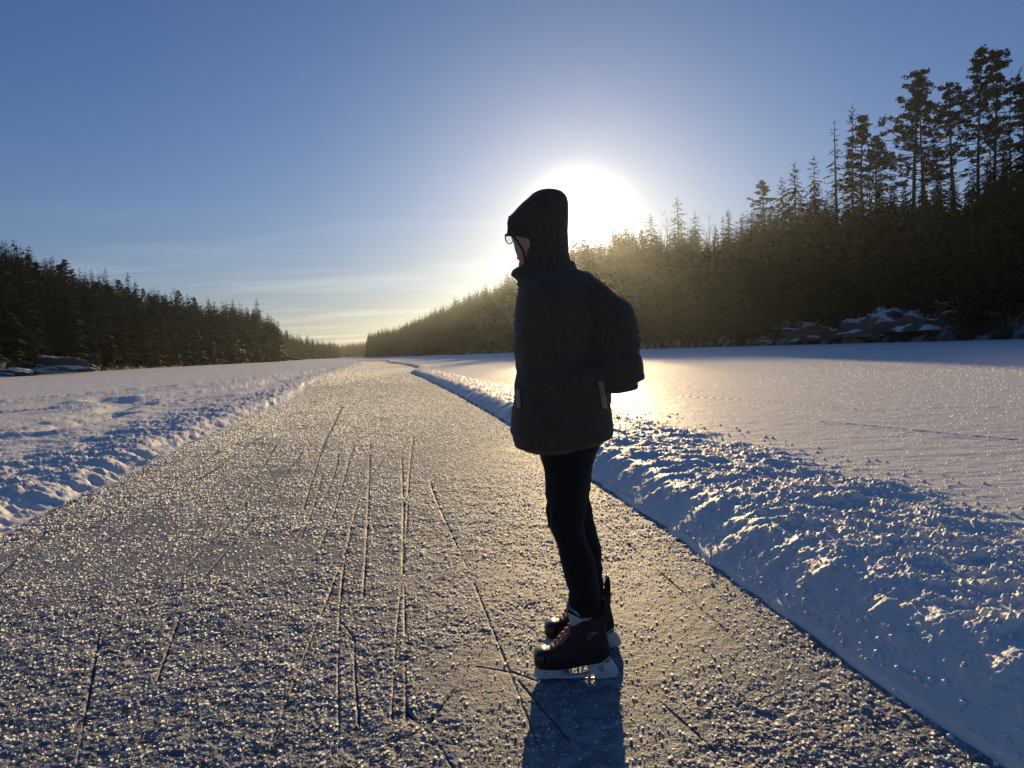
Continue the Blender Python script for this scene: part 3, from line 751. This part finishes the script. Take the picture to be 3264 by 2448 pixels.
# ---- body: one continuous skin under the clothes, hands included
bv, bf = [], []
loft([ring(a, y, 1634 + (c - 1634) * .83, y, YB, b) for y, a, c, b in (
    (640, 1690, 1770, .045), (660, 1664, 1795, .068), (690, 1643, 1806, .076), (720, 1634, 1808, .079), (748, 1631, 1806, .079), (767, 1635, 1803, .077), (785, 1638, 1796, .074),
    (800, 1642, 1788, .070), (816, 1648, 1775, .064), (832, 1655, 1765, .058), (846, 1662, 1760, .053))], bv, bf)
loft([ring(a, y, c, y, YB, b) for y, a, c, b in ((815, 1690, 1790, .056), (850, 1690, 1795, .057), (890, 1690, 1815, .065), (912, 1685, 1850, .12), (940, 1672, 1880, .165), (990, 1662, 1895, .175),
    (1080, 1658, 1895, .165), (1180, 1665, 1890, .15), (1260, 1668, 1890, .15), (1350, 1690, 1890, .16), (1440, 1735, 1885, .155), (1470, 1745, 1880, .14))], bv, bf)
nose = head_c + hx * .076 + np.array([0, 0, -.028]); ball(nose, (.014, .014, .024), bv, bf, 8)
ball(head_c + hx * .064 + np.array([0, 0, -.066]), (.022, .022, .008), bv, bf, 8)                      # lips
ball(head_c + hx * .056 + np.array([0, 0, -.092]), (.022, .022, .016), bv, bf, 8)                      # chin
for s in (-1, 1): ball(head_c + hs * s * .074 - hx * .012 + np.array([0, 0, -.022]), (.014, .012, .030), bv, bf, 8)
def leg_rings(tab, Y, k=1.0, ins=0):
    return [ring(a + ins, y, c - ins, y, Y, b * k, n=32) for y, a, c, b in tab]
LEG_N = ((1420, 1724, 1900, .10), (1470, 1728, 1893, .098), (1503, 1735, 1885, .095), (1566, 1738, 1875, .09), (1615, 1741, 1867, .082), (1675, 1750, 1862, .073), (1708, 1763, 1866, .070),
         (1731, 1774, 1874, .069), (1781, 1786, 1895, .069), (1838, 1799, 1906, .064), (1877, 1810, 1910, .060), (1920, 1816, 1914, .058), (1955, 1821, 1915, .056))
LEG_F = ((1420, 1742, 1896, .10), (1503, 1748, 1888, .095), (1572, 1756, 1880, .088), (1642, 1768, 1890, .075), (1705, 1788, 1905, .069), (1748, 1799, 1917, .069), (1790, 1806, 1919, .067),
         (1831, 1812, 1920, .062), (1870, 1820, 1924, .058), (1900, 1826, 1927, .056))
def shear(rs, Y0, Y1, i0, i1):      # legs run from the hips (YB) out to each foot
    out = []
    for i, r in enumerate(rs):
        f = min(1, max(0, (i - i0) / (i1 - i0))); out.append(r)
    return out
def leg_loft(tab, Yfoot, ins, verts, faces, k=1.0):
    rs = []; n = len(tab)
    for i, (y, a, c, b) in enumerate(tab):
        f = min(1, i / (n - 1) * 1.35); Yh = YB + (-.075 if Yfoot < YB else .075); Y = Yh + (Yfoot - Yh) * f
        rs.append(ring(a + ins, y, c - ins, y, Y, b * k, n=32))
    loft(rs, verts, faces)
for tab, Yf in ((LEG_N, YN), (LEG_F, YF)):
    leg_loft(tab, Yf, 10, bv, bf, .86)
# feet inside the boots
tube_pts([at(1865, 1950, YN), at(1866, 2030, YN), at(1840, 2080, YN), at(1760, 2095, YN), at(1722, 2098, YN)], [.045, .040, .040, .034, .024], bv, bf)
tube_pts([at(1878, 1890, YF), at(1880, 1950, YF), at(1855, 1995, YF), at(1785, 2008, YF), at(1750, 2010, YF)], [.045, .040, .040, .034, .024], bv, bf)
# arms bent with the hands in the front pockets
sh_n, el_n, wr_n = at(1890, 965, YB - .10), at(1985, 1175, YB - .125), at(1812, 1218, YB - .115)
sh_f, el_f, wr_f = at(1745, 955, YB + .13), at(1850, 1175, YB + .18), at(1812, 1215, YB + .10)
for s_, e_, w_, hy in ((sh_n, el_n, wr_n, -.20), (sh_f, el_f, wr_f, .13)):
    tube_pts([s_, (s_ + e_) / 2, e_], [.052, .046, .040], bv, bf); ball(e_, .041, bv, bf)
    tube_pts([e_, (e_ + w_) / 2, w_], [.040, .038, .027], bv, bf)
    hd = np.array([-1, 0.0, -.12]); hd /= np.linalg.norm(hd); pz = np.array([0, 0, 1.0])
    palm = w_ + hd * .05; tube_pts([w_, w_ + hd * .03, w_ + hd * .085], [.026, .034, .036], bv, bf, flat=.55)
    for q in range(4):      # four curled fingers of different lengths, then the thumb off the side of the palm
        root = w_ + hd * .085 + pz * (.028 - .019 * q); L = (.062, .070, .066, .052)[q]; inn = np.array([0, .4 if hy < 0 else -.4, 0])
        k1 = root + hd * L * .5; k2 = k1 + (hd * .75 + inn) * L * .35; k3 = k2 + (hd * .3 + inn * 1.6) * L * .3
        tube_pts([root - hd * .02, k1, k2, k3], [.0088, .0082, .0074, .006], bv, bf, n=8)
    tr_ = w_ + hd * .035 + pz * .028; tube_pts([tr_ - pz * .01, tr_ + hd * .03 + pz * .022, tr_ + hd * .058 + pz * .024], [.012, .0095, .007], bv, bf, n=8)
body = fuse(pmesh('body', bv, bf, m_skin), .005, 3)
for s in (-1, 1):
    ev, ef = [], []; ball(head_c + hx * .068 + hs * s * .031 + np.array([0, 0, .004]), .012, ev, ef, 8); pmesh('eye', ev, ef, m_hold)

# ---- trousers
tv, tf = [], []
loft([ring(a, y, c, y, YB, b) for y, a, c, b in ((1345, 1690, 1935, .165), (1400, 1705, 1922, .17), (1436, 1717, 1903, .17), (1470, 1726, 1892, .165), (1500, 1740, 1882, .14))], tv, tf)
for tab, Yf in ((LEG_N, YN), (LEG_F, YF)): leg_loft(tab, Yf, 0, tv, tf)
def tfold(co):
    x, y, z = co[:, 0], co[:, 1], co[:, 2]
    k = smooth(.95, .15, z)
    return (.006 * fbm(x * 9 + z * 3, z * 16 + y * 7, 3, 300) + .005 * np.sin(z * 70 + fbm(x * 8, y * 8 + z * 6, 2, 301) * 9) * smooth(.12, .0, np.abs(z - .60)) + .004 * np.sin(z * 95 + x * 20) * smooth(.10, 0, np.abs(z - .30))) * (.5 + .5 * k)
fuse(pmesh('trousers', tv, tf, m_trouser), .005, 4, tfold)

# ---- coat: torso, two bent sleeves, standing collar
cv, cf = [], []
TOR = ((866, 1668, 862, 1846, .100), (880, 1650, 872, 1886, .115), (895, 1648, 886, 1900, .140), (912, 1652, 905, 1914, .176), (935, 1649, 932, 1920, .208), (970, 1643, 970, 1920, .222),
       (1010, 1640, 1010, 1922, .222), (1060, 1638, 1060, 1928, .215), (1130, 1639, 1130, 1932, .205), (1165, 1643, 1165, 1935, .202), (1182, 1648, 1182, 1937, .202), (1200, 1645, 1200, 1938, .202),
       (1240, 1638, 1240, 1941, .204), (1275, 1636, 1275, 1945, .206), (1330, 1631, 1325, 1950, .212), (1372, 1626, 1360, 1954, .216), (1388, 1633, 1376, 1954, .216), (1405, 1637, 1388, 1950, .215),
       (1421, 1642, 1402, 1924, .21), (1426, 1660, 1409, 1908, .195))
loft([ring(xl, yl, xr, yr, YB, b, n=48, ex=2.3) for yl, xl, yr, xr, b in TOR], cv, cf)
# near sleeve, elbow out to the right
SLV = ((878, 1845, 1888, .05, .12), (905, 1848, 1925, .085, .13), (940, 1852, 1962, .095, .14), (972, 1856, 2012, .098, .15), (1020, 1862, 2031, .098, .16), (1070, 1868, 2035, .096, .165), (1084, 1869, 2044, .097, .167),
       (1098, 1871, 2044, .097, .168), (1124, 1874, 2037, .094, .17), (1160, 1878, 2047, .093, .172), (1196, 1882, 2057, .088, .175), (1208, 1884, 2054, .084, .178), (1217, 1886, 2030, .080, .18),
       (1236, 1888, 2030, .068, .185), (1243, 1892, 2006, .055, .19), (1252, 1900, 1970, .035, .19))
loft([ring(a, y, c, y, YB - o_ * .72, b, n=40) for y, a, c, b, o_ in SLV], cv, cf)
tube_pts([at(1965, 1185, YB - .13), at(1900, 1200, YB - .16), at(1840, 1212, YB - .175), at(1770, 1226, YB - .155)], [.066, .062, .055, .047], cv, cf, n=24)
# far sleeve
tube_pts([at(1760, 935, YB + .17), at(1790, 1060, YB + .21), at(1812, 1180, YB + .22)], [.085, .080, .070], cv, cf, n=24)
tube_pts([at(1812, 1180, YB + .22), at(1770, 1205, YB + .21), at(1715, 1222, YB + .15)], [.070, .060, .048], cv, cf, n=24)
def cfold(co):
    x, y, z = co[:, 0], co[:, 1], co[:, 2]
    return .0045 * fbm(x * 7, z * 9 + y * 4, 4, 310) + .004 * np.sin(z * 60 + fbm(x * 6, z * 5 + y * 5, 2, 311) * 8) * smooth(.2, .0, np.abs(z - 1.08))
coat = fuse(pmesh('coat', cv, cf, m_coat), .005, 1, cfold)
kv, kf = [], []      # collar standing up in front of the chin
loft([ring(xl, yl, xr, yr, YB, b, n=40) for yl, xl, yr, xr, b in ((905, 1660, 912, 1866, .125), (892, 1646, 895, 1856, .118), (884, 1637, 880, 1848, .112), (879, 1628, 868, 1842, .106), (868, 1629, 852, 1838, .100), (860, 1635, 838, 1832, .095), (852, 1648, 832, 1826, .088))], kv, kf)
fuse(pmesh('collar', kv, kf, m_coat, coat), .005, 1)
sv, sf = [], []      # the layer hanging out under the coat in front
loft([ring(xl, yl, xr, yr, YB, b, n=40) for yl, xl, yr, xr, b in ((1380, 1660, 1380, 1930, .19), (1418, 1664, 1412, 1905, .185), (1434, 1668, 1420, 1893, .18), (1437, 1682, 1424, 1885, .172))], sv, sf)
pmesh('sweater', sv, sf, m_lining)
# reflective tapes: laid on the cloth by casting onto the coat
bvh = BVHTree.FromPolygons([tuple(np.array(v.co) + pbase) for v in coat.data.vertices], [tuple(p.vertices) for p in coat.data.polygons])
def on_coat(px, py, lift=.003):
    d = Vector(tuple(ray(px, py))).normalized(); h = bvh.ray_cast(Vector(tuple(CAM)), d)
    return None if h[0] is None else np.array(h[0]) + np.array(h[1]) * lift
def tape(name, quad, m):
    (x0, y0), (x1, y1), (x2, y2), (x3, y3) = quad; v, f = [], []; n, k = 14, 4
    for i in range(n + 1):
        for j in range(k + 1):
            a, b = i / n, j / k; p = on_coat((x0 * (1 - b) + x1 * b) * (1 - a) + (x3 * (1 - b) + x2 * b) * a, (y0 * (1 - b) + y1 * b) * (1 - a) + (y3 * (1 - b) + y2 * b) * a)
            if p is None: return
            v.append(p)
    f = [(i * (k + 1) + j, i * (k + 1) + j + 1, (i + 1) * (k + 1) + j + 1, (i + 1) * (k + 1) + j) for i in range(n) for j in range(k)]
    o = pmesh(name, v, f, m, coat); md = o.modifiers.new('thick', 'SOLIDIFY'); md.thickness = .0015
tape('reflective_tape', [(1647, 1240), (1659, 1240), (1664, 1302), (1650, 1302)], m_reflect)
tape('reflective_tape', [(1905, 1215), (1922, 1215), (1934, 1303), (1917, 1303)], m_reflect)
# a hood cord and a zip pull at the front
dv, df = [], []
c0 = at(1643, 1045, YB - .02); tube_pts([c0 + np.array([.01, 0, 0]), at(1628, 1018, YB - .02), at(1616, 998, YB - .02), at(1605, 979, YB - .02)], [.0015, .0012, .0012, .0012], dv, df, n=6)
tube_pts([c0 + np.array([.012, .004, .004]), at(1632, 1010, YB - .016), at(1619, 992, YB - .016), at(1606, 979, YB - .02)], [.0012, .001, .001, .001], dv, df, n=6); ball(at(1605, 978, YB - .02), .003, dv, df, 6)
pmesh('hood_cord', dv, df, m_felt, coat)
zv, zf = [], []; tube_pts([at(1650, 903, YB - .05), at(1655, 916, YB - .055), at(1656, 922, YB - .055)], [.003, .005, .003], zv, zf, n=8, flat=.5); pmesh('zip_pull', zv, zf, m_reflect, coat)

# ---- hood, drawn up over the head
hv, hf = [], []
HOOD = ((607, 1728, 608, 1764, .020), (611, 1711, 610, 1781, .048), (619, 1696, 616, 1795, .068), (632, 1682, 627, 1805, .083), (648, 1663, 643, 1810, .092), (662, 1648, 660, 1812, .097), (678, 1636, 676, 1813, .100),
    (689, 1625, 689, 1813, .101), (705, 1620, 707, 1813, .102), (732, 1616.5, 735, 1812, .102), (744, 1617, 760, 1811, .102), (750, 1630, 775, 1811, .101), (768, 1655, 795, 1811, .100), (800, 1662, 818, 1814, .100),
    (840, 1667, 842, 1824, .103), (872, 1664, 866, 1850, .113), (895, 1670, 890, 1866, .12))
loft([ring(a, y, c, y2, YB, b, n=48) for y, a, y2, c, b in HOOD], hv, hf)
def hfold(co):
    x, y, z = co[:, 0], co[:, 1], co[:, 2]
    return .003 * fbm(x * 14 + z * 6, z * 12 + y * 8, 3, 320)
fuse(pmesh('hood', hv, hf, m_coat, coat), .0045, 1, hfold)
rv, rf = [], []      # stitched rim of the hood opening
tube_pts([at(1625, 690, YB - .055), at(1621, 712, YB - .075), at(1624, 742, YB - .085), at(1650, 770, YB - .092), at(1668, 800, YB - .094), at(1676, 840, YB - .094)], [.005] * 6, rv, rf, n=8)
pmesh('hood_rim', rv, rf, m_coat, coat)

# ---- glasses
gv, gf = [], []
gc = head_c + hx * .098 + np.array([0, 0, .006])
near_c = at(1621, 762, YB - .01)
def lens_ring(c, s):
    return [c + hs * s * .024 * math.cos(q) * (1 + .1 * math.cos(2 * q)) + np.array([0, 0, 1]) * .018 * math.sin(q) - hx * .003 * math.cos(q) ** 2 for q in np.linspace(0, 2 * math.pi, 21)]
lc = {1: near_c, -1: near_c - hs * .064}
for s in (1, -1):
    rp = lens_ring(lc[s], 1); tube_pts(rp, [.0022] * 21, gv, gf, n=6)
    up = [p for p in rp if p[2] > lc[s][2] + .008]; up = [p + np.array([0, 0, .002]) for p in up]
    tube_pts(up, [.0032] * len(up), gv, gf, n=6)
    tm0 = lc[s] + hs * s * .025 + np.array([0, 0, .010]); ear = head_c + hs * s * .084 - hx * .02 + np.array([0, 0, .0])
    tube_pts([tm0, tm0 * .5 + ear * .5, ear, ear - hx * .02 + np.array([0, 0, -.025])], [.0032, .0022, .0022, .002], gv, gf, n=6)
tube_pts([lc[1] - hs * .022 + np.array([0, 0, .004]), (lc[1] + lc[-1]) / 2 + hx * .004 + np.array([0, 0, .008]), lc[-1] + hs * .022 + np.array([0, 0, .004])], [.002, .0018, .002], gv, gf, n=6)
glasses = pmesh('glasses', gv, gf, m_frame)
m_glass = bpy.data.materials.new('lens_glass'); m_glass.use_nodes = True; t = m_glass.node_tree; t.nodes.clear()
tp = t.nodes.new('ShaderNodeBsdfTransparent'); tp.inputs[0].default_value = (.95, .95, .95, 1); gg = t.nodes.new('ShaderNodeBsdfGlossy'); gg.inputs['Roughness'].default_value = .02
ms = t.nodes.new('ShaderNodeMixShader'); ms.inputs[0].default_value = .06; t.links.new(tp.outputs[0], ms.inputs[1]); t.links.new(gg.outputs[0], ms.inputs[2])
oo = t.nodes.new('ShaderNodeOutputMaterial'); t.links.new(ms.outputs[0], oo.inputs['Surface'])
for s in (1, -1):
    rp = lens_ring(lc[s], 1)[:-1]; v = [p + hx * .0006 for p in rp] + [p - hx * .0006 for p in rp]; n = 20
    f = [tuple(range(n)), tuple(range(2 * n - 1, n - 1, -1))] + [(j, j + n, (j + 1) % n + n, (j + 1) % n) for j in range(n)]
    pmesh('lens', v, f, m_glass, glasses, smooth_=False)

# ---- hockey skates
def pillow(outline, half, inset, verts, faces, base_fn):
    # a profile outline turned into a rounded solid: base_fn maps frame points to the plane of the foot
    pts = np.array([base_fn(x, y) for x, y in outline]); n = len(pts)
    c = pts.mean(0); nx = []
    for i in range(n):
        a, b = pts[i - 1], pts[(i + 1) % n]; d = b - a; d /= np.linalg.norm(d) + 1e-9; nx.append(np.array([d[2], 0, -d[0]]))
    nx = np.array(nx); area = sum(pts[i][0] * pts[(i + 1) % n][2] - pts[(i + 1) % n][0] * pts[i][2] for i in range(n))
    if area < 0: nx = -nx          # outward in the XZ plane
    layers = []
    for off, ins in ((-1, 1.0), (-.93, .45), (-.72, .1), (0, 0), (.72, .1), (.93, .45), (1, 1.0)):
        layers.append([p - q * inset * ins + np.array([0, off * half, 0]) for p, q in zip(pts, nx)])
    loft(layers, verts, faces)
BOOT = [(1703, 2085), (1709, 2074), (1722, 2069), (1745, 2067), (1760, 2064), (1772, 2058), (1784, 2047), (1797, 2031), (1808, 2015), (1815, 1998), (1818, 1980), (1818, 1962), (1830, 1955), (1860, 1952), (1895, 1950), (1920, 1948),
        (1926, 1965), (1929, 1990), (1932, 2015), (1937, 2035), (1942, 2055), (1945, 2075), (1941, 2099), (1915, 2104), (1880, 2109), (1845, 2114), (1820, 2120), (1795, 2125), (1760, 2127), (1730, 2125), (1712, 2119), (1703, 2105)]
def smooth_outline(o, it=1):
    o = [np.array(p, float) for p in o]
    for _ in range(it):
        q = []
        for i in range(len(o)):
            a, b = o[i], o[(i + 1) % len(o)]; q += [a * .75 + b * .25, a * .25 + b * .75]
        o = q
    return o
def make_skate(Y, dx, dy, sc, label):
    # dx, dy: where the same skate stands in the frame at its own distance
    def fn(x, y): return at(1835 + (x - 1835) * sc + dx, 2170 + (y - 2170) * sc + dy, Y)
    def PM(name, v, f, m, parent, smooth_=True): return pmesh(name, v, f, m, parent, smooth_)
    sk = bpy.data.objects.new('skate', None); COL.objects.link(sk); sk.parent = person; sk.empty_display_size = .1
    if label: sk['label'] = label
    v, f = [], []; pillow(smooth_outline(BOOT), .043, .016, v, f, fn); boot = PM('boot', v, f, m_boot, sk)
    v, f = [], []; pillow(smooth_outline([(1701, 2086), (1707, 2073), (1722, 2067), (1746, 2065), (1748, 2080), (1746, 2108), (1738, 2126), (1712, 2121), (1701, 2106)]), .0455, .016, v, f, fn); PM('toe_cap', v, f, m_cap, sk)
    v, f = [], []; pillow(smooth_outline([(1909, 1958), (1915, 1925), (1922, 1905), (1929, 1912), (1931, 1950), (1933, 2000), (1925, 2010), (1913, 1995)]), .03, .006, v, f, fn); PM('tendon_guard', v, f, m_boot, sk)
    v, f = [], []; pillow(smooth_outline([(1802, 1924), (1810, 1929), (1830, 1932), (1848, 1938), (1862, 1950), (1868, 1966), (1850, 1972), (1830, 1985), (1815, 1984), (1811, 1955)]), .047, .010, v, f, fn); PM('tongue', v, f, m_felt, sk)
    # laces crossing the instep, and a bow loop
    v, f = [], []
    for i in range(6):
        x, y = 1757 + i * 11.5, 2060 - i * 11.8 - (i > 2) * (i - 2) * 2; p = fn(x, y); q = fn(x + 7, y - 4)
        tube_pts([p + np.array([.0, -.026, -.004]), p + np.array([-.003, 0, .006]), q + np.array([.0, .026, -.004])], [.0028] * 3, v, f, n=6)
        tube_pts([p + np.array([.0, .026, -.004]), p + np.array([-.004, 0, .008]), q + np.array([.0, -.026, -.004])], [.0028] * 3, v, f, n=6)
    PM('laces', v, f, m_lace, sk)
    v, f = [], []
    lp = [fn(x, y) + np.array([0, -.05, 0]) for x, y in ((1812, 1992), (1796, 1988), (1778, 2003), (1768, 2025), (1772, 2038), (1785, 2036), (1800, 2018), (1811, 2000), (1809, 1994), (1803, 2004), (1797, 2014))]
    tube_pts(lp, [.0022] * len(lp), v, f, n=6); lp2 = [fn(x, y) + np.array([0, -.048, 0]) for x, y in ((1803, 1925), (1798, 1932), (1798, 1940))]; PM('lace_bow', v, f, m_lace, sk); v, f = [], []; tube_pts(lp2, [.004, .003, .002], v, f, n=6); PM('lace_end', v, f, m_lace, sk)
    # printed marks on the ankle and heel
    v, f = [], []; yo = np.array([0, -.0475, 0])
    for poly in (((1869, 2023), (1871, 2012), (1878, 2003), (1890, 2001), (1902, 2001)), ((1902, 2001), (1890, 2008), (1880, 2016), (1869, 2023)), ((1881, 2012), (1888, 2003))):
        tube_pts([fn(x, y) + yo * .9 for x, y in poly], [.0007] * len(poly), v, f, n=5)
    PM('side_mark', v, f, m_felt, sk)
    v, f = [], []; pillow([(1907, 2099), (1922, 2088), (1940, 2074), (1942, 2084), (1928, 2093), (1916, 2099)], .0440, .002, v, f, fn); PM('heel_mark', v, f, m_felt, sk)
    # holder: front and rear towers, beam, struts between the holes
    v, f = [], []
    pillow([(1706, 2124), (1730, 2129), (1765, 2130), (1800, 2126), (1792, 2136), (1789, 2148), (1794, 2156), (1735, 2160), (1712, 2158), (1701, 2153)], .015, .003, v, f, fn)
    pillow([(1876, 2110), (1910, 2105), (1941, 2100), (1952, 2108), (1963, 2122), (1971, 2140), (1962, 2154), (1930, 2159), (1900, 2160), (1893, 2146), (1876, 2140), (1872, 2124)], .015, .003, v, f, fn)
    pillow([(1785, 2147), (1820, 2150), (1865, 2146), (1880, 2139), (1885, 2147), (1868, 2156), (1820, 2158), (1785, 2158)], .0135, .002, v, f, fn)
    pillow([(1795, 2124), (1840, 2114), (1885, 2108), (1885, 2116), (1842, 2122), (1795, 2131)], .014, .002, v, f, fn)
    for xs in (1820, 1857): pillow([(xs - 3, 2119), (xs + 4, 2117), (xs + 2, 2150), (xs - 4, 2150)], .0125, .002, v, f, fn)
    PM('blade_holder', v, f, m_hold, sk)
    v, f = [], []
    pillow([(1702, 2153), (1730, 2157), (1800, 2158), (1880, 2160), (1935, 2158), (1964, 2152), (1960, 2160), (1938, 2168), (1880, 2170), (1800, 2171), (1738, 2170), (1712, 2164)], .0032, .0004, v, f, fn)
    PM('steel_blade', v, f, m_steel, sk, False)
    v, f = [], []
    for poly in (((1903, 2122), (1912, 2119), (1921, 2113)), ((1906, 2127), (1915, 2126), (1922, 2121), (1918, 2133)), ((1913, 2131), (1920, 2137)), ((1736, 2136), (1744, 2139))):
        tube_pts([fn(x, y) + np.array([0, -.0152, 0]) for x, y in poly], [.0016] * len(poly), v, f, n=5, flat=.4)
    PM('holder_print', v, f, m_mark, sk)
    return sk
make_skate(YN, 0, 0, 1.0, None)
make_skate(YF, 22, -98, YN / YF, None)

# ------------------------------------------------------------------ air
hz = bpy.data.materials.new('haze'); hz.use_nodes = True; t = hz.node_tree; t.nodes.clear()
pv = t.nodes.new('ShaderNodeVolumePrincipled'); pv.inputs['Color'].default_value = (.86, .95, 1.0, 1)
pv.inputs['Density'].default_value = HAZE_DENSITY; pv.inputs['Anisotropy'].default_value = 0.84
ho = t.nodes.new('ShaderNodeOutputMaterial'); t.links.new(pv.outputs[0], ho.inputs['Volume'])
x0, x1, y0, y1, z0, z1 = -1700, 1700, -450, 1700, -1.3, 64
hb = mesh_obj('haze', [(x0, y0, z0), (x1, y0, z0), (x1, y1, z0), (x0, y1, z0), (x0, y0, z1), (x1, y0, z1), (x1, y1, z1), (x0, y1, z1)],
    [(0, 3, 2, 1), (4, 5, 6, 7), (0, 1, 5, 4), (1, 2, 6, 5), (2, 3, 7, 6), (3, 0, 4, 7)], hz)
tag(hb, 'thin pale winter haze over the whole frozen lake', 'haze', kind='stuff')
